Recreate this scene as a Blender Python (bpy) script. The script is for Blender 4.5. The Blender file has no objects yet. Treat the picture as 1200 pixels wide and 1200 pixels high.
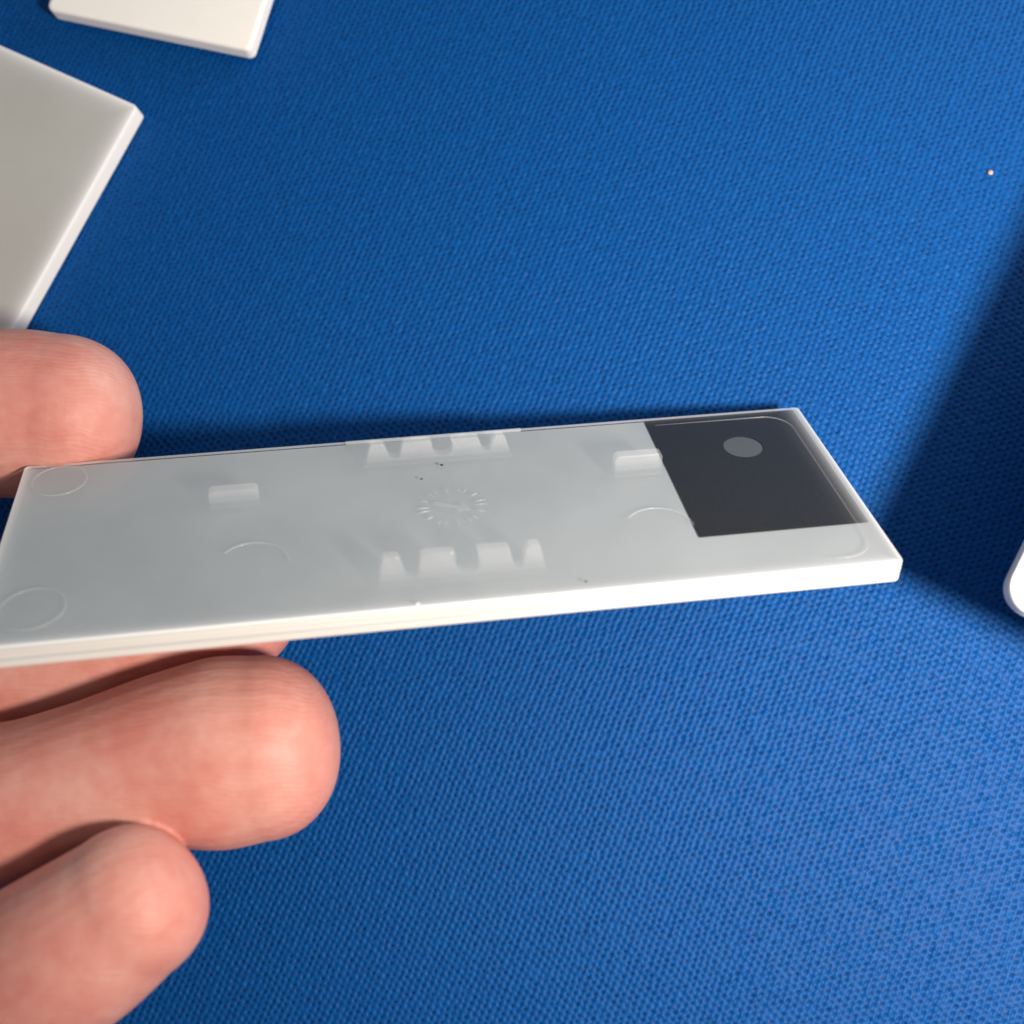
import bpy, bmesh, math, random
import numpy as np
from mathutils import Vector, Matrix
random.seed(4); rng = np.random.default_rng(7)
S = 0.01                                     # everything below is written in centimetres
sc = bpy.context.scene
C = sc.collection

# ------------------------------------------------------------------ camera
NX = Vector((-.0954, .1652, .9816)).normalized()          # cloth normal seen from the camera
XW = (Vector((1, 0, 0)) - NX.x * NX).normalized()
YW = NX.cross(XW)
RW = Matrix((XW, YW, NX))                                  # camera axes -> world axes
HC = 14.85                                                 # camera height over the cloth
F = 1414.0
cam = bpy.data.cameras.new('camera'); co = bpy.data.objects.new('camera', cam); C.objects.link(co)
co.matrix_world = Matrix.Translation(Vector((0, 0, HC * S))) @ RW.to_4x4()
cam.sensor_width = 36; cam.lens = 36 * F / 1200
cam.clip_start = .002; cam.clip_end = 20
cam.dof.use_dof = True; cam.dof.focus_distance = 13.7 * S; cam.dof.aperture_fstop = 20
sc.camera = co
sc.render.resolution_x = sc.render.resolution_y = 1024
sc.view_settings.view_transform = 'Standard'; sc.view_settings.look = 'None'
sc.view_settings.exposure = 0; sc.view_settings.gamma = 1

def ray(px, py): return RW @ Vector(((px - 600) / F, (600 - py) / F, -1))
def at(px, py, depth): return Vector((0, 0, HC)) + ray(px, py) * depth      # cm
def on_height(px, py, h):
    r = ray(px, py); return Vector((0, 0, HC)) + r * ((h - HC) / r.z)

# ------------------------------------------------------------------ light
wd = bpy.data.worlds.new('World'); sc.world = wd; wd.use_nodes = True
bg = wd.node_tree.nodes['Background']; bg.inputs[0].default_value = (.90, .95, 1, 1); bg.inputs[1].default_value = .27
RH = 2.5                                                    # height of the propped plate on the right
KEY = (on_height(1183, 703, RH) - on_height(1004, 648, 0)).normalized()
def lamp(name, target, direction, dist, size, power, colour, sy=None):
    l = bpy.data.lights.new(name, 'AREA'); l.shape = 'RECTANGLE' if sy else 'DISK'; l.size = size * S
    if sy: l.size_y = sy * S
    l.energy = power; l.color = colour
    o = bpy.data.objects.new(name, l); C.objects.link(o)
    p = (Vector(target) + Vector(direction).normalized() * dist) * S
    o.location = p; o.rotation_euler = (Vector(target) * S - p).to_track_quat('-Z', 'Y').to_euler()
    return o
wl = lamp('window_light', on_height(1004, 648, 0), KEY, 18.5, 2.8, .45, (1, .89, .79)); wl.data.spread = math.radians(125)
wl.rotation_euler = (Vector((6, 4, 0)) * S - wl.location).to_track_quat('-Z', 'Y').to_euler()
lamp('room_light', (6, 3, 0), (.55, .75, .45), 24, 14, .32, (.90, .95, 1))

# ------------------------------------------------------------------ helpers
def tag(o, label=None, cat=None, group=None, kind=None):
    if label: o['label'] = label
    if cat: o['category'] = cat
    if group: o['group'] = group
    if kind: o['kind'] = kind
    return o
def empty(name, mat):
    o = bpy.data.objects.new(name, None); C.objects.link(o); o.matrix_world = mat; o.empty_display_size = .01
    return o
def obj(name, bm, mat, parent=None, smooth=False, scale=True):
    if scale: bmesh.ops.scale(bm, vec=(S, S, S), verts=bm.verts)
    me = bpy.data.meshes.new(name); bmesh.ops.recalc_face_normals(bm, faces=bm.faces); bm.to_mesh(me); bm.free()
    if smooth:
        for p in me.polygons: p.use_smooth = True
    me.materials.append(mat)
    o = bpy.data.objects.new(name, me); C.objects.link(o)
    if parent: o.parent = parent
    return o
def bevel(bm, w, seg=2, ang=30):
    es = [e for e in bm.edges if len(e.link_faces) == 2 and e.calc_face_angle(0) > math.radians(ang)]
    bmesh.ops.bevel(bm, geom=es, offset=w, segments=seg, affect='EDGES', profile=.5, clamp_overlap=True)
def rrect(hx, hy, r, n=8):
    pts = []
    for cx, cy, a0 in ((hx - r, hy - r, 0), (-hx + r, hy - r, 90), (-hx + r, -hy + r, 180), (hx - r, -hy + r, 270)):
        for k in range(n + 1):
            a = math.radians(a0 + 90 * k / n); pts.append((cx + r * math.cos(a), cy + r * math.sin(a)))
    return pts
def loft(rings, cap0=True, cap1=True):
    """rings: list of (outline points, z)"""
    bm = bmesh.new(); vs = [[bm.verts.new((x, y, z)) for x, y in pts] for pts, z in rings]
    n = len(vs[0])
    for a, b in zip(vs, vs[1:]):
        for i in range(n): bm.faces.new((a[i], a[(i + 1) % n], b[(i + 1) % n], b[i]))
    if cap0: bm.faces.new(vs[0][::-1])
    if cap1: bm.faces.new(vs[-1])
    return bm
def prism(outline, y0, y1):
    """outline in x,z, extruded along y"""
    bm = bmesh.new()
    a = [bm.verts.new((x, y0, z)) for x, z in outline]; b = [bm.verts.new((x, y1, z)) for x, z in outline]
    n = len(a); bm.faces.new(a); bm.faces.new(b[::-1])
    for i in range(n): bm.faces.new((a[i], b[i], b[(i + 1) % n], a[(i + 1) % n]))
    return bm
def open_base(bm):
    bmesh.ops.delete(bm, geom=[f for f in bm.faces if all(abs(v.co.z) < 1e-6 for v in f.verts)], context='FACES')
def tube(pts, r, closed=False, n=6):
    bm = bmesh.new(); rings = []; m = len(pts); P = [Vector(p) for p in pts]
    for i, p in enumerate(P):
        t = (P[(i + 1) % m] - P[i - 1]) if closed else (P[min(i + 1, m - 1)] - P[max(i - 1, 0)])
        t.normalize(); z = Vector((0, 0, 1)); s = t.cross(z).normalized()
        rr = r if closed else r * (.35 if i in (0, m - 1) else 1)
        rings.append([bm.verts.new(p + (s * math.cos(2 * math.pi * k / n) + z * math.sin(2 * math.pi * k / n)) * rr) for k in range(n)])
    for i in range(m if closed else m - 1):
        a, b = rings[i], rings[(i + 1) % m]
        for k in range(n): bm.faces.new((a[k], a[(k + 1) % n], b[(k + 1) % n], b[k]))
    if not closed: bm.faces.new(rings[0][::-1]); bm.faces.new(rings[-1])
    return bm

def schlick(m, f0):
    """reflectance from the angle of view, the same from either side of a thin skin"""
    g = m.n('ShaderNodeNewGeometry'); d = m.n('ShaderNodeVectorMath', operation='DOT_PRODUCT')
    m.l(g.outputs['Normal'], d.inputs[0]); m.l(g.outputs['Incoming'], d.inputs[1])
    k = m.math('POWER', m.math('SUBTRACT', 1.0, m.math('ABSOLUTE', d.outputs['Value'])), 5.0)
    return m.math('ADD', m.math('MULTIPLY', k, 1 - f0), f0)
class N:
    def __init__(s, name):
        s.m = bpy.data.materials.new(name); s.m.use_nodes = True; s.t = s.m.node_tree
        s.p = s.t.nodes['Principled BSDF']; s.out = s.t.nodes['Material Output']
    def n(s, typ, **kw):
        o = s.t.nodes.new(typ)
        for k, v in kw.items():
            if hasattr(o, k): setattr(o, k, v)
            else: o.inputs[k].default_value = v
        return o
    def l(s, a, b): s.t.links.new(a, b)
    def set(s, **kw):
        for k, v in kw.items(): s.p.inputs[k.replace('_', ' ')].default_value = v
    def coord(s, scale=100):
        tc = s.n('ShaderNodeTexCoord'); mp = s.n('ShaderNodeMapping'); mp.inputs['Scale'].default_value = (scale,) * 3
        s.l(tc.outputs['Object'], mp.inputs[0]); return mp.outputs[0]
    def math(s, op, a, b=None, c=None):
        o = s.n('ShaderNodeMath', operation=op)
        for i, v in enumerate((a, b, c)):
            if v is None: continue
            if isinstance(v, (int, float)): o.inputs[i].default_value = v
            else: s.l(v, o.inputs[i])
        return o.outputs[0]
    def noise(s, co, scale, detail=3, rough=.5):
        o = s.n('ShaderNodeTexNoise'); o.inputs['Scale'].default_value = scale; o.inputs['Detail'].default_value = detail
        o.inputs['Roughness'].default_value = rough; s.l(co, o.inputs['Vector']); return o.outputs[0]
    def ramp(s, fac, stops):
        r = s.n('ShaderNodeValToRGB'); s.l(fac, r.inputs[0]); e = r.color_ramp.elements
        while len(e) < len(stops): e.new(.5)
        for i, (p, c) in enumerate(stops): e[i].position = p; e[i].color = (*c, 1)
        return r.outputs[0]
    def bump(s, h, strength, dist, normal=None):
        b = s.n('ShaderNodeBump'); b.inputs['Strength'].default_value = strength; b.inputs['Distance'].default_value = dist * S
        s.l(h, b.inputs['Height'])
        if normal: s.l(normal, b.inputs['Normal'])
        return b.outputs[0]

# ------------------------------------------------------------------ materials
def white_plastic(name, col, rough=.38, sss=.35):
    m = N(name); c = m.coord(); m.set(Roughness=rough, IOR=1.49)
    m.l(m.ramp(m.noise(c, 1.3, 4), [(.3, tuple(x * .97 for x in col)), (.7, col)]), m.p.inputs['Base Color'])
    m.set(Subsurface_Weight=sss, Subsurface_Scale=.08 * S); m.p.inputs['Subsurface Radius'].default_value = (1, .9, .8)
    m.l(m.bump(m.noise(c, 55, 3), .12, .004), m.p.inputs['Normal'])
    return m.m
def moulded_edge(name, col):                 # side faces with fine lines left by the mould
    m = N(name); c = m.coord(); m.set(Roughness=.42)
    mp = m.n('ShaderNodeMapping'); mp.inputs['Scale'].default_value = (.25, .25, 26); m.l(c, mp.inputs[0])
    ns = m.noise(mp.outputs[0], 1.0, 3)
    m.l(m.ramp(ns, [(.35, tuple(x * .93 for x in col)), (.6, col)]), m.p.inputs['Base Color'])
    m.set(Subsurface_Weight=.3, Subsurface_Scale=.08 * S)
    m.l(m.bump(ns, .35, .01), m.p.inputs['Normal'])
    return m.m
def milky_skin(name, hx, hy, lo, reach, col, rough=.27):
    """clear milky plastic: nearly clear over the thin floor, whiter towards the rim for its thick wall and for light bleeding in"""
    m = N(name); c = m.coord(); sp = m.n('ShaderNodeSeparateXYZ'); m.l(c, sp.inputs[0])
    dx = m.math('SUBTRACT', hx, m.math('ABSOLUTE', sp.outputs[0])); dyn = m.math('ADD', hy, sp.outputs[1]); dyf = m.math('SUBTRACT', hy, sp.outputs[1])
    ex = m.math('POWER', 2.718, m.math('MULTIPLY', dx, -1 / reach[0])); ey = m.math('MAXIMUM', m.math('POWER', 2.718, m.math('MULTIPLY', dyn, -1 / reach[1])), m.math('MULTIPLY', reach[3], m.math('POWER', 2.718, m.math('MULTIPLY', dyf, -1 / reach[2]))))
    d = m.math('MAXIMUM', ex, ey)  # edge whitening also stands in for light scattered through the rim
    nz = m.math('MULTIPLY', m.noise(c, .55, 3), lo)
    f = m.math('ADD', m.math('MULTIPLY', d, 1.0), m.math('ADD', lo * .5, nz))
    f = m.math('MINIMUM', m.math('MAXIMUM', f, 0.0), 1.0)
    m.set(Roughness=rough, IOR=1.49); m.p.inputs['Base Color'].default_value = (*col, 1)
    tr = m.n('ShaderNodeBsdfTransparent')
    body = m.n('ShaderNodeMixShader'); m.l(f, body.inputs[0]); m.l(tr.outputs[0], body.inputs[1]); m.l(m.p.outputs[0], body.inputs[2])
    gl = m.n('ShaderNodeBsdfGlossy'); gl.inputs['Roughness'].default_value = rough
    fr = schlick(m, .035)
    mx = m.n('ShaderNodeMixShader'); m.l(fr, mx.inputs[0]); m.l(body.outputs[0], mx.inputs[1]); m.l(gl.outputs[0], mx.inputs[2])
    m.l(m.math('ADD', rough - .10, m.math('MULTIPLY', m.noise(c, 1.7, 6, .7), .22)), gl.inputs['Roughness'])   # faint smudges
    bn = m.bump(m.noise(c, 40, 3), .10, .004); m.l(bn, gl.inputs['Normal']); m.l(bn, m.p.inputs['Normal'])
    m.l(mx.outputs[0], m.out.inputs[0]); return m.m
def milky_core(name, col, trans):
    """translucent floor: part of the light goes through instead of coming back"""
    m = N(name); c = m.coord()
    m.set(Roughness=.5, Specular_IOR_Level=.0)
    col_o = m.ramp(m.noise(c, .5, 4, .6), [(.35, tuple(x * .90 for x in col)), (.65, col)])
    m.l(col_o, m.p.inputs['Base Color'])
    t = m.n('ShaderNodeBsdfTranslucent'); m.l(col_o, t.inputs[0])
    mx = m.n('ShaderNodeMixShader'); mx.inputs[0].default_value = trans
    m.l(m.p.outputs[0], mx.inputs[1]); m.l(t.outputs[0], mx.inputs[2]); m.l(mx.outputs[0], m.out.inputs[0]); return m.m
def clip_plastic(name, dens, col, fres=.035):
    m = N(name); c = m.coord(); m.set(Roughness=.22); m.p.inputs['Base Color'].default_value = (*col, 1)
    tr = m.n('ShaderNodeBsdfTransparent'); gl = m.n('ShaderNodeBsdfGlossy'); gl.inputs['Roughness'].default_value = .16
    sp = m.n('ShaderNodeSeparateXYZ'); m.l(c, sp.inputs[0])
    f = m.math('MULTIPLY', m.math('MINIMUM', m.math('MAXIMUM', m.math('MULTIPLY', sp.outputs[2], 5), .25), 1.0), dens)   # the wall thins out where it grows from the floor
    a = m.n('ShaderNodeMixShader'); m.l(f, a.inputs[0]); m.l(tr.outputs[0], a.inputs[1]); m.l(m.p.outputs[0], a.inputs[2])
    fr = m.math('MULTIPLY', schlick(m, fres), .3)
    b = m.n('ShaderNodeMixShader'); m.l(fr, b.inputs[0]); m.l(a.outputs[0], b.inputs[1]); m.l(gl.outputs[0], b.inputs[2])
    m.l(b.outputs[0], m.out.inputs[0]); return m.m
M_white = white_plastic('white_plastic', (.92, .885, .83))
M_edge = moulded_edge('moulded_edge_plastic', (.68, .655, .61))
M_core = milky_core('milky_floor', (.635, .68, .695), .42)
M_core2 = milky_core('milky_floor_spare', (.66, .665, .63), .40)
M_clip = clip_plastic('clip_plastic', .11, (.80, .83, .86))
M_clip_clear = clip_plastic('clear_clip_plastic', .08, (.80, .83, .86))
M_disc = clip_plastic('ejector_disc_plastic', .09, (.9, .91, .92), .03)
M_mark = clip_plastic('mould_mark_plastic', .35, (.84, .86, .87), .03)

def film_mat():
    m = N('dark_film'); c = m.coord(); m.set(Roughness=.6, Specular_IOR_Level=.25)
    m.l(m.ramp(m.noise(c, 30, 4), [(.3, (.013, .0135, .0115)), (.75, (.021, .0215, .0185))]), m.p.inputs['Base Color'])
    return m.m
M_film = film_mat()

# ------------------------------------------------------------------ blue woven cloth
def cloth():
    x0, x1, y0, y1, d = -9.5, 7.4, -6.4, 10.6, .0176
    nx = int((x1 - x0) / d) + 1; ny = int((y1 - y0) / d) + 1
    X, Y = np.meshgrid(np.linspace(x0, x1, nx), np.linspace(y0, y1, ny))
    def smooth_noise(step, seed):
        r = np.random.default_rng(seed); gx = int((x1 - x0) / step) + 3; gy = int((y1 - y0) / step) + 3
        G = r.standard_normal((gy, gx)); fx = (X - x0) / step; fy = (Y - y0) / step
        ix = fx.astype(int); iy = fy.astype(int); tx = fx - ix; ty = fy - iy; tx = tx * tx * (3 - 2 * tx); ty = ty * ty * (3 - 2 * ty)
        return (G[iy, ix] * (1 - tx) + G[iy, ix + 1] * tx) * (1 - ty) + (G[iy + 1, ix] * (1 - tx) + G[iy + 1, ix + 1] * tx) * ty
    a = math.radians(13)
    U = X * math.cos(a) + Y * math.sin(a) + .006 * smooth_noise(.5, 1) + .005 * smooth_noise(.12, 2)
    V = -X * math.sin(a) + Y * math.cos(a) + .005 * smooth_noise(.6, 3) + .004 * smooth_noise(.13, 4)
    p, q = .0935, .0645
    T = np.random.default_rng(5).random((512, 512, 3))
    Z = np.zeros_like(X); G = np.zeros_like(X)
    j0 = np.floor(V / q).astype(int)
    for dj in (0, 1):
        j = j0 + dj; off = .5 * (j % 2); u = U / p - off; i0 = np.floor(u).astype(int)
        for di in (0, 1):
            i = i0 + di; du = (u - i) * p; dv = V - j * q
            R = T[i % 512, j % 512]
            du = du + (R[..., 2] - .5) * .016
            e = np.exp(-((du - .3 * dv) / .020) ** 2 - (dv / .0115) ** 2)
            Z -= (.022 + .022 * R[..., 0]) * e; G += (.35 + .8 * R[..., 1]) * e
        for di in (0, 1):
            i = i0 + di; R = T[(i * 7 + 3) % 512, (j * 5) % 512]
            du = (u - i) * p + .034; dv = V - j * q - .004
            Z += (.004 + .018 * R[..., 1] ** 3) * np.exp(-(du / .019) ** 2 - (dv / .017) ** 2)
    Z += .0022 * np.cos(2 * math.pi * V / q) + .002 * smooth_noise(.03, 6)
    Z = Z - .008
    co = np.stack([X, Y, Z], -1).reshape(-1, 3)
    idx = np.arange(nx * ny).reshape(ny, nx)
    q4 = np.stack([idx[:-1, :-1], idx[:-1, 1:], idx[1:, 1:], idx[1:, :-1]], -1).reshape(-1, 4)
    B = 45; base = len(co)                    # plain flat cloth further out
    ex = np.array([[-B, -B, -.010], [B, -B, -.010], [B, B, -.010], [-B, B, -.010], [x0, y0, -.010], [x1, y0, -.010], [x1, y1, -.010], [x0, y1, -.010]])
    co = np.concatenate([co, ex]) * S
    q4 = np.concatenate([q4, base + np.array([[0, 1, 5, 4], [1, 2, 6, 5], [2, 3, 7, 6], [3, 0, 4, 7]])])
    me = bpy.data.meshes.new('tabletop_cloth'); me.vertices.add(len(co)); me.vertices.foreach_set('co', co.astype(np.float32).ravel())
    me.loops.add(len(q4) * 4); me.loops.foreach_set('vertex_index', q4.astype(np.int32).ravel())
    me.polygons.add(len(q4)); me.polygons.foreach_set('loop_start', np.arange(0, len(q4) * 4, 4, dtype=np.int32))
    me.update(calc_edges=True); me.polygons.foreach_set('use_smooth', np.ones(len(q4), bool))
    at_ = me.attributes.new('gap_shade', 'FLOAT', 'POINT'); at_.data.foreach_set('value', np.concatenate([np.clip(G, 0, 1).ravel(), np.zeros(8)]).astype(np.float32))
    m = N('blue_weave'); c = m.coord()
    m.set(Roughness=.5, Specular_IOR_Level=.13)
    n1 = m.noise(c, 14, 4, .65)
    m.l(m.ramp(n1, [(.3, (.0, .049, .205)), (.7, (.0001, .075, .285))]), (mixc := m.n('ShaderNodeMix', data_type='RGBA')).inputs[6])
    ga = m.n('ShaderNodeAttribute'); ga.attribute_name = 'gap_shade'; m.l(m.math('MINIMUM', m.math('MULTIPLY', ga.outputs['Fac'], 1.1), .9), mixc.inputs[0])
    mixc.inputs[7].default_value = (.001, .008, .035, 1)      # shade in the holes of the mesh, put into the colour
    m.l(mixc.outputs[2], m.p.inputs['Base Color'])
    m.l(m.bump(m.noise(c, 60, 3, .6), .5, .006), m.p.inputs['Normal'])
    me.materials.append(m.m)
    o = bpy.data.objects.new('tabletop_cloth', me); C.objects.link(o)
    tag(o, 'blue woven cloth with tiny staggered holes covering the tabletop', kind='structure')
cloth()

# ------------------------------------------------------------------ plates
def body(name, hx, hy, r, top, bot, mat, parent, groove=None, soft=.02):
    rings = []
    def R(k, z): rings.append((rrect(hx - k, hy - k, max(r - k, .004)), z))
    R(.03, bot); R(.012, bot + .015); R(0, bot + .04)
    if groove is not None:
        R(0, groove - .012); R(.009, groove - .004); R(.009, groove + .004); R(0, groove + .012)
    R(0, top - soft); R(soft * .3, top - soft * .3); R(soft, top)
    return obj(name, loft(rings), mat, parent)
def skin(hx, hy, r, mat, parent, base=-.04):
    rings = [(rrect(hx - .001, hy - .001, r), base + .001), (rrect(hx - .001, hy - .001, r), -.014), (rrect(hx - .005, hy - .005, r), -.004), (rrect(hx - .015, hy - .015, max(r - .01, .004)), 0)]
    return obj('top_layer', loft(rings, cap0=False), mat, parent)

# the held plate
PR = Matrix(((0.9880155935, -0.1541447660, 0.0080360461), (0.0846466365, 0.5846089947, 0.8068876050), (-0.1290754459, -0.7965373277, 0.5906503321)))
HX, HY = 4.55, 1.55
R_w = RW @ PR
T_w = (Vector((0, 0, HC)) + RW @ Vector((-0.749, 0.0108, -12.774)))
R0 = Matrix(((1, 0, 0), (0, math.cos(math.radians(-55)), -math.sin(math.radians(-55))), (0, math.sin(math.radians(-55)), math.cos(math.radians(-55)))))
w = Vector((3.04475587e-03, 1.28876114e-01, 8.47885601e-02))
R_w = RW @ (Matrix.Rotation(w.length, 3, w.normalized()) @ R0)
held = empty('plastic_plate', Matrix.Translation(T_w * S) @ R_w.to_4x4())
tag(held, 'long translucent plate held by the fingers, dark film patch at its right end', 'plastic plate')
HX = 4.5; HY = 1.55
def uv(u, v): return u - 4.5, 1.55 - v * 3.1 / 3.0
def build_held():
    b = body('base_layer', HX, HY, .05, -.04, -.28, M_core, held, groove=-.155)
    b.data.materials.append(M_edge)
    for p in b.data.polygons:
        if p.normal.z < .5 and not (p.normal.y > .3 and p.center.z > -.08 * S): p.material_index = 1
    s = skin(HX, HY, .05, milky_skin('milky_skin', HX, HY, .006, (.07, .075, .04, .3), (.86, .87, .86), .2), held)
    s.data.materials.append(M_edge)
    for p in s.data.polygons:
        if abs(p.normal.z) < .3 and p.normal.y < .3: p.material_index = 1
    # dark film with its round hole
    x0, y1 = uv(7.09, .0); x1, y0 = uv(8.93, 2.29); y1 -= .03
    cx, cy = uv(8.08, .72); bm = bmesh.new(); n = 40; hr = .23
    def edge(a):
        dx, dy = math.cos(a), math.sin(a); t = 1e9
        if dx > 0: t = min(t, (x1 - cx) / dx)
        if dx < 0: t = min(t, (x0 - cx) / dx)
        if dy > 0: t = min(t, (y1 - cy) / dy)
        if dy < 0: t = min(t, (y0 - cy) / dy)
        return cx + dx * t, cy + dy * t
    angs = sorted([2 * math.pi * k / n for k in range(n)] + [math.atan2(y - cy, x - cx) % (2 * math.pi) for x in (x0, x1) for y in (y0, y1)])
    for z in (-.030, -.022):
        pass
    ro = [bm.verts.new((*edge(a), -.024)) for a in angs]; ri = [bm.verts.new((cx + hr * math.cos(a), cy + hr * math.sin(a), -.024)) for a in angs]
    rob = [bm.verts.new((v.co.x, v.co.y, -.036)) for v in ro]; rib = [bm.verts.new((v.co.x, v.co.y, -.036)) for v in ri]
    m = len(angs)
    for i in range(m):
        j = (i + 1) % m
        bm.faces.new((ri[i], ro[i], ro[j], ri[j])); bm.faces.new((ro[i], rob[i], rob[j], ro[j])); bm.faces.new((ri[j], rib[j], rib[i], ri[i])); bm.faces.new((rib[j], rob[j], rob[i], rib[i]))
    f = obj('film_patch', bm, M_film, held); f['label'] = 'dark grey film patch with a round hole'
    gm = N('hole_shade'); gm.p.inputs['Base Color'].default_value = (.085, .09, .09, 1); gm.set(Roughness=.6)  # grey disc whose colour carries the shade inside the hole
    hm = loft([([(cx + .225 * math.cos(a), cy + .225 * math.sin(a)) for a in [2 * math.pi * k / 32 for k in range(32)]], z) for z in (-.039, -.034)])
    obj('hole_shade', hm, gm.m, f)
    # faint raised pocket outline with rounded corners
    px, py = uv(8.78, 2.86); qx, qy = uv(7.2, .17)
    pts = [(qx + 1.1, py, .001)]
    r = .30
    for k in range(9):
        a = math.radians(-90 + 90 * k / 8); pts.append((px - r + r * math.cos(a), py + r + r * math.sin(a), .001))
    for k in range(9):
        a = math.radians(90 * k / 8); pts.append((px - r + r * math.cos(a), qy - r + r * math.sin(a), .001))
    pts.append((qx - .02, qy, .001))
    obj('pocket_outline', tube(pts, .008), M_mark, held, True)
    # ejector discs
    for (u, v, rr) in ((.43, .35, .29), (.50, 2.50, .31)):
        x, y = uv(u, v)
        d = tube([(x + rr * math.cos(2 * math.pi * k / 48), y + rr * math.sin(2 * math.pi * k / 48), 0) for k in range(48)], .0085, True)
        e = obj('ejector_mark', d, M_mark, held, True)
        q = bmesh.new(); q.faces.new([q.verts.new((x + rr * math.cos(2 * math.pi * k / 48), y + rr * math.sin(2 * math.pi * k / 48), .003)) for k in range(48)])
        obj('disc_face', q, M_disc, e)
    for (u, v, rr) in ((6.72, 2.12, .36), (2.55, 2.12, .36)):
        x, y = uv(u, v)
        bm = tube([(x + rr * math.cos(math.radians(a)), y + rr * math.sin(math.radians(a)), .0) for a in range(0, 150, 6)], .010)
        obj('gate_ring', bm, M_mark, held, True)
    # prong rows
    def prongs(u0, v, k, h, mat, name):
        prof = [(0, 0), (.03, .06), (.075, h - .06), (.10, h), (.23, h), (.262, h - .05), (.30, .13), (.335, .09), (.385, .09), (.42, .13), (.445, h - .05), (.46, h), (.76, h), (.80, h - .05)]
        cxp, czp, rp = .905, .20, .115
        for a in range(170, 371, 20): prof.append((cxp + rp * math.cos(math.radians(a)) * 1.0, czp + rp * math.sin(math.radians(a))))
        prof += [(1.0, h - .03), (.99, h), (1.30, h), (1.33, h - .05), (1.36, .13), (1.385, .10), (1.42, .10), (1.445, .13), (1.475, h - .05), (1.505, h), (1.60, h), (1.635, h - .06), (1.68, .06), (1.72, 0)]
        x, y = uv(u0, v)
        bm = prism([(x + a * k, b) for a, b in prof], y, y + .115)
        open_base(bm); bevel(bm, .014, 2, 40)
        return obj(name, bm, mat, held, False)
    prongs(3.73, .58, .985, .29, M_clip, 'prong_row')
    prongs(3.73, 2.68, 1.0, .36, M_clip_clear, 'prong_row')
    def clip(u, v, wd_, h, mat):
        x, y = uv(u, v); r = .06
        out = [(x, 0), (x, h - r)] + [(x + r - r * math.cos(math.radians(a)), h - r + r * math.sin(math.radians(a))) for a in (30, 60, 90)] + \
              [(x + wd_ - r + r * math.sin(math.radians(a)), h - r + r * math.cos(math.radians(a))) for a in (0, 30, 60)] + [(x + wd_, h - r), (x + wd_, 0)]
        bm = prism(out, y, y + .13); open_base(bm); bevel(bm, .016, 2, 40); return obj('clip', bm, mat, held)
    clip(6.45, 1.16, .54, .27, M_clip); clip(2.08, 1.13, .53, .22, M_clip)
    # mould date dial: ring of short ticks with an arrow
    dx, dy = uv(4.63, 1.44)
    for k in range(12):
        a = 2 * math.pi * k / 12 + .1; r0, r1 = (.27, .36) if k % 3 else (.24, .38)
        for s in ((0,) if k % 2 else (-.12, .10)):
            bm = tube([(dx + r0 * math.cos(a + s), dy + r0 * math.sin(a + s), .004), (dx + (r0 + r1) / 2 * math.cos(a + s), dy + (r0 + r1) / 2 * math.sin(a + s), .008), (dx + r1 * math.cos(a + s), dy + r1 * math.sin(a + s), .003)], .012 if k in (1, 3, 6, 7, 10) else .008)
            obj('dial_tick', bm, M_mark, held, True)
    ar = bmesh.new(); out = [(-.20, -.02), (.08, -.02), (.07, -.07), (.20, 0), (.07, .07), (.08, .02), (-.20, .02)]
    ca, sa = math.cos(math.radians(-24)), math.sin(math.radians(-24))
    lo = [ar.verts.new((dx + x * ca - y * sa, dy + x * sa + y * ca, .0005)) for x, y in out]; hi = [ar.verts.new((v.co.x, v.co.y, .010)) for v in lo]
    ar.faces.new(hi)
    for i in range(7): ar.faces.new((lo[i], lo[(i + 1) % 7], hi[(i + 1) % 7], hi[i]))
    obj('dial_arrow', ar, M_mark, held)
    # moulding lip on the far edge and a nib on the near edge
    x, y = uv(4.58, 0)
    bm = bmesh.new(); bmesh.ops.create_cube(bm, size=1, matrix=Matrix.Translation((x, HY + .008, -.03)) @ Matrix.Diagonal((2.05, .03, .04, 1)))
    bevel(bm, .008); obj('moulding_lip', bm, M_core, held)
    x, y = uv(4.11, 2.95)
    bm = bmesh.new(); bmesh.ops.create_uvsphere(bm, u_segments=10, v_segments=6, radius=.024, matrix=Matrix.Translation((x, y - .0, -.008)) @ Matrix.Diagonal((1.3, .8, .8, 1)))
    obj('moulding_nib', bm, M_edge, held, True)
build_held()

# plates lying on the cloth
def frame_on_cloth(corner, pa, pb, h):
    """corner and two neighbours in the picture, on the plane at height h: origin and unit axes"""
    o = on_height(*corner, h); a = on_height(*pa, h) - o; a.normalize(); b = Vector((0, 0, 1)).cross(a)
    if b.dot(on_height(*pb, h) - o) < 0: b = -b
    return o, a, b
def plate_matrix(o, a, b, la, lb, h):
    c = o + a * la / 2 + b * lb / 2; z = Vector((0, 0, 1)); y = b
    if a.cross(b).z < 0: y = -b
    m = Matrix((a, y, z)).transposed().to_4x4(); return Matrix.Translation(Vector((c.x, c.y, h)) * S) @ m
o, a, b = frame_on_cloth((161, 124), (17, 382), (0, 51), .3)
sp = empty('plastic_plate', plate_matrix(o, a, b, 9.0, 6.0, .305))
tag(sp, 'grey translucent plate with white rim lying on the cloth behind the top fingertip', 'plastic plate')
bb = body('base_layer', 4.5, 3.0, .06, -.03, -.30, M_core2, sp); bb.data.materials.append(M_white)
for p in bb.data.polygons:
    if p.normal.z < .5: p.material_index = 1
skin(4.5, 3.0, .06, milky_skin('milky_skin_spare', 4.5, 3.0, .10, (.13, .13, .13, 1.0), (.88, .88, .87), .35), sp, -.03)

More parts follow.
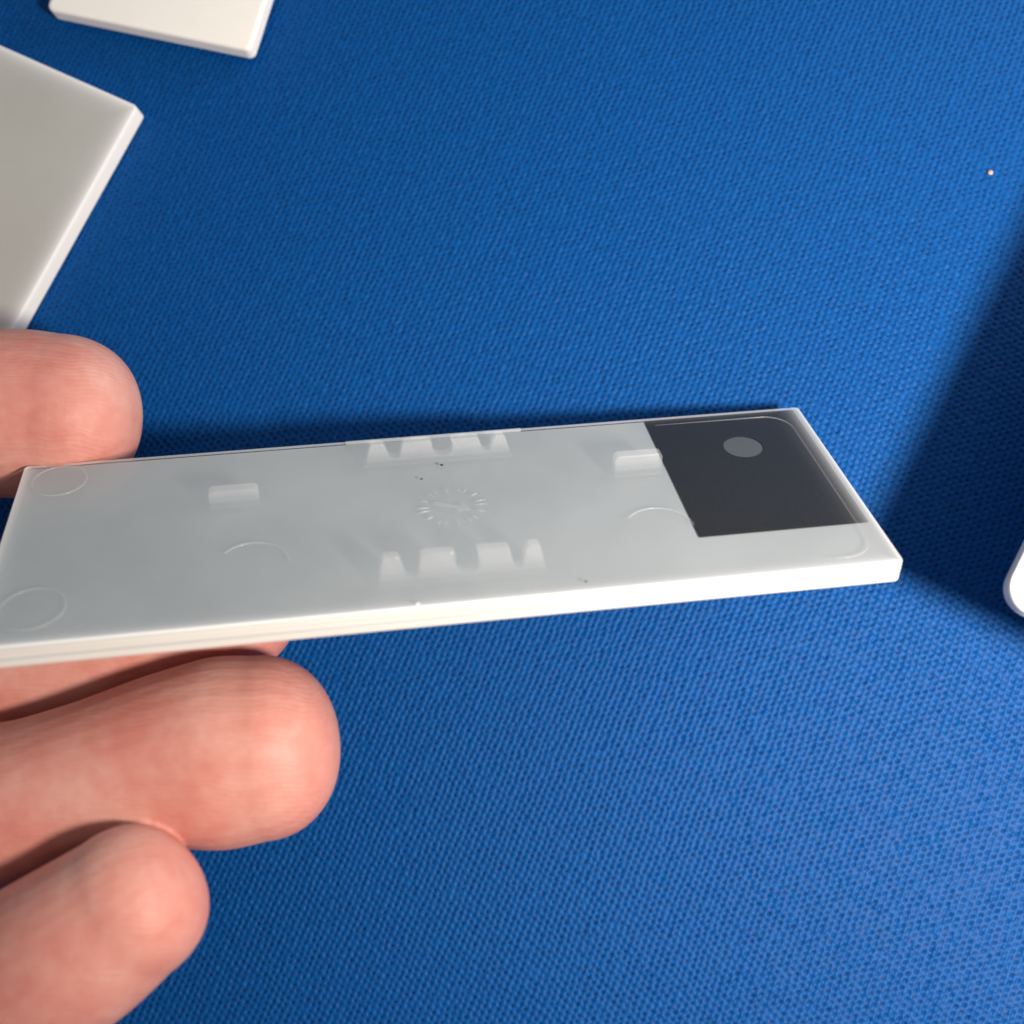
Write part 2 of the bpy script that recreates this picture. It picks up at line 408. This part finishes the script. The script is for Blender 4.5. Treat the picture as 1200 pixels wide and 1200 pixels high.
o, a, b = frame_on_cloth((293, 60), (49, 10), (311, 0), .33)
tp = empty('plastic_plate', plate_matrix(o, a, b, 3.0, 6.0, .345))
tag(tp, 'opaque cream white plate lying on the blue cloth at the top edge of the picture', 'plastic plate')
body('plate_body', 1.5, 3.0, .09, 0, -.26, M_white, tp, soft=.04)
bm = bmesh.new(); bmesh.ops.create_cube(bm, size=1, matrix=Matrix.Translation((0, 0, -.30)) @ Matrix.Diagonal((2.6, 5.6, .076, 1)))
obj('underside_ledge', bm, M_white, tp)

# propped plate at the right edge, resting on a small stack outside the picture
tip = on_height(1182, 700, RH); s0 = on_height(1004, 648, 0)
a = (on_height(1200, 262, 0) - s0).normalized(); b = Vector((a.y, -a.x, 0))
rp = empty('plastic_plate', plate_matrix(tip - a * .06 - b * .06, a, b, 9.0, 6.0, RH))
tag(rp, 'thick white plate with rounded corner propped above the cloth at the right edge', 'plastic plate')
body('plate_body', 4.5, 3.0, .28, 0, -.26, M_white, rp, soft=.035)
cst = tip + a * 4.5 + b * 4.2
for k, lb in enumerate(['bottom small white plate of the pile under the propped plate, beyond the right edge', 'second small white plate from the bottom of the pile under the propped plate',
        'third small white plate from the bottom of the pile under the propped plate', 'second small white plate from the top of the pile under the propped plate', 'topmost small white plate of the pile, touching the propped plate']):
    hk = (RH - .26) / 5
    bz = empty('plastic_plate', Matrix.Translation(Vector((cst.x, cst.y, hk * (k + 1))) * S) @ Matrix.Rotation(.1 * k - .2, 4, 'Z'))
    tag(bz, lb, 'plastic plate', 'white plates piled under the propped plate')
    body('plate_body', 1.6, 1.2, .09, 0, -hk + .002, M_white, bz)

# ------------------------------------------------------------------ crumbs and specks
def speck(name, loc, mat, size, label, cat, group=None, sq=(1, 1, .6)):
    bm = bmesh.new(); bmesh.ops.create_icosphere(bm, subdivisions=2, radius=size)
    for v in bm.verts: v.co = Vector([v.co[i] * sq[i] * (1 + random.uniform(-.25, .25)) for i in range(3)])
    o = obj(name, bm, mat, None, True); o.location = loc * S; return tag(o, label, cat, group)
cm = N('crumb_tan'); cc = cm.coord(); cm.l(cm.ramp(cm.noise(cc, 60, 2), [(.4, (.45, .2, .11)), (.6, (.6, .5, .42))]), cm.p.inputs['Base Color'])
speck('crumb', on_height(1161, 202, .02), cm.m, .032, 'tiny orange and white crumb on the blue cloth near the right edge', 'crumb')
dm = N('dust_dark'); dm.p.inputs['Base Color'].default_value = (.03, .025, .02, 1)
for (u, v, s_, lb) in ((4.60, .64, .014, 'dark dust speck on the plate at the foot of the rear prong row'), (4.35, .88, .011, 'faint dark dust speck on the plate between the rear prongs and the dial'), (5.77, 2.86, .010, 'dark dust speck on the plate by its near edge, right of the front prongs')):
    x, y = uv(u, v); p = T_w + R_w @ Vector((x, y, .002))
    speck('dust_speck', p, dm.m, s_, lb, 'dust speck', None, (1.5, .8, .25))

# ------------------------------------------------------------------ hand
def skin_mat():
    m = N('skin'); c = m.coord()
    m.set(Roughness=.55, Subsurface_Weight=.3, Subsurface_Scale=.11 * S, Specular_IOR_Level=.45)
    m.p.inputs['Subsurface Radius'].default_value = (1, .35, .22)
    n1 = m.noise(c, .9, 4, .6); n2 = m.noise(c, 5, 3, .6)
    f = m.math('ADD', m.math('MULTIPLY', n1, .7), m.math('MULTIPLY', n2, .3))
    m.l(m.ramp(f, [(.36, (.54, .195, .155)), (.50, (.585, .25, .20)), (.66, (.62, .325, .265))]), m.p.inputs['Base Color'])
    wv = m.n('ShaderNodeTexWave'); wv.wave_type = 'BANDS'; wv.bands_direction = 'Y'
    wv.inputs['Scale'].default_value = 6.2; wv.inputs['Distortion'].default_value = 14; wv.inputs['Detail'].default_value = 2; wv.inputs['Detail Scale'].default_value = .35
    m.l(c, wv.inputs[0])
    b1 = m.bump(m.math('MULTIPLY', wv.outputs[1], m.noise(c, 1.6, 2)), .30, .008)
    b2 = m.bump(m.noise(c, 9, 5, .6), .16, .02, b1)
    vo = m.n('ShaderNodeTexVoronoi'); vo.inputs['Scale'].default_value = 17; m.l(c, vo.inputs['Vector'])
    b3 = m.bump(vo.outputs[0], .14, .008, b2)
    m.l(b3, m.p.inputs['Normal']); return m.m
def catmull(P, k=8):
    out = []; n = len(P); P = [np.array(p, float) for p in P]
    for i in range(n - 1):
        a, b, c_, d = P[max(i - 1, 0)], P[i], P[i + 1], P[min(i + 2, n - 1)]
        for s in range(k):
            t = s / k; out.append(.5 * (2 * b + (c_ - a) * t + (2 * a - 5 * b + 4 * c_ - d) * t * t + (3 * b - a - 3 * c_ + d) * t ** 3))
    out.append(P[-1]); return out
def finger(bm, st, tipl=1.0, pw=2.3, root=.7):
    """st: stations (px, py, depth, half width, half thickness), root first; rounded tip after the last"""
    L = catmull([(*at(a, b, d), r1, r2) for a, b, d, r1, r2 in st])
    p, q = L[-1], L[-2]; dr = Vector(p[:3] - q[:3]).normalized(); r1, r2 = p[3], p[4]
    for k in range(1, 15):
        t = math.sin(math.pi / 2 * k / 14); s = max(1 - t ** pw, 0) ** (1 / pw) if k < 14 else .0
        L.append(np.array([*(Vector(p[:3]) + dr * r1 * tipl * t), max(r1 * s, .01), max(r2 * s, .01)]))
    rings = []; n = 32
    for i, e in enumerate(L):
        t = Vector(L[min(i + 1, len(L) - 1)][:3] - L[max(i - 1, 0)][:3]).normalized()
        view = (Vector(e[:3]) - Vector((0, 0, HC))).normalized()
        s = t.cross(view).normalized(); d = s.cross(t).normalized()
        rings.append([bm.verts.new(Vector(e[:3]) + s * e[3] * math.cos(2 * math.pi * k / n) + d * e[4] * math.sin(2 * math.pi * k / n)) for k in range(n)])
    for a_, b_ in zip(rings, rings[1:]):
        for k in range(n): bm.faces.new((a_[k], a_[(k + 1) % n], b_[(k + 1) % n], b_[k]))
    bm.faces.new(rings[0][::-1]); bm.faces.new(rings[-1])
def hand():
    bm = bmesh.new()
    # forefinger
    finger(bm, [(-760, 640, 14.6, 1.0, .95), (-420, 560, 14.3, .95, .9), (-200, 505, 14.2, .92, .9), (-60, 488, 14.15, .97, .92), (20, 485, 14.15, .99, .92), (66, 487, 14.15, .96, .88)], 1.0)
    # middle finger under the plate
    finger(bm, [(-760, 800, 14.2, 1.0, .95), (-400, 800, 13.6, .95, .9), (-150, 806, 13.3, .86, .82), (0, 776, 13.35, .87, .82), (140, 742, 13.4, .89, .82), (252, 708, 13.45, .86, .80)], 1.05)
    # ring finger
    finger(bm, [(-760, 960, 14.0, 1.0, .95), (-420, 980, 13.0, .95, .9), (-160, 965, 12.5, .86, .8), (0, 943, 12.38, .83, .78), (90, 916, 12.35, .785, .76), (190, 892, 12.35, .89, .80), (255, 882, 12.35, .975, .84), (305, 876, 12.35, .94, .82)], .86, 2.15)
    # little finger
    finger(bm, [(-760, 1140, 13.9, .95, .9), (-460, 1260, 12.8, .85, .82), (-250, 1280, 11.9, .88, .80), (-90, 1218, 11.65, .87, .78), (10, 1156, 11.55, .845, .75), (88, 1108, 11.42, .81, .74), (148, 1064, 11.38, .735, .69)], 1.0, 2.3)
    # thumb, folded behind the others outside the picture
    finger(bm, [(-1150, 560, 15.0, 1.4, 1.2), (-850, 520, 15.2, 1.15, 1.05), (-560, 420, 15.2, 1.0, .95), (-330, 330, 15.0, 1.0, .88), (-240, 305, 14.9, .95, .85)], 1.0)
    # palm and wrist
    finger(bm, [(-2300, 980, 14.2, 2.5, 1.8), (-1800, 940, 14.2, 2.6, 1.7), (-1400, 900, 14.3, 3.6, 1.5), (-1000, 890, 14.2, 3.9, 1.35), (-720, 890, 14.1, 3.5, 1.15)], .25, 3)
    o = obj('hand', bm, skin_mat(), None, True)
    md = o.modifiers.new('remesh', 'REMESH'); md.mode = 'VOXEL'; md.voxel_size = .027 * S; md.use_smooth_shade = True
    sm = o.modifiers.new('smooth', 'SMOOTH'); sm.factor = .5; sm.iterations = 2
    dg = bpy.context.evaluated_depsgraph_get(); me = bpy.data.meshes.new_from_object(o.evaluated_get(dg))
    o.modifiers.clear(); old = o.data; o.data = me; bpy.data.meshes.remove(old); me.name = 'hand'
    if not me.materials: me.materials.append(bpy.data.materials['skin'])
    for p in me.polygons: p.use_smooth = True
    tag(o, 'left hand reaching in from the left, fingertips gripping the long translucent plate', 'hand')
hand()
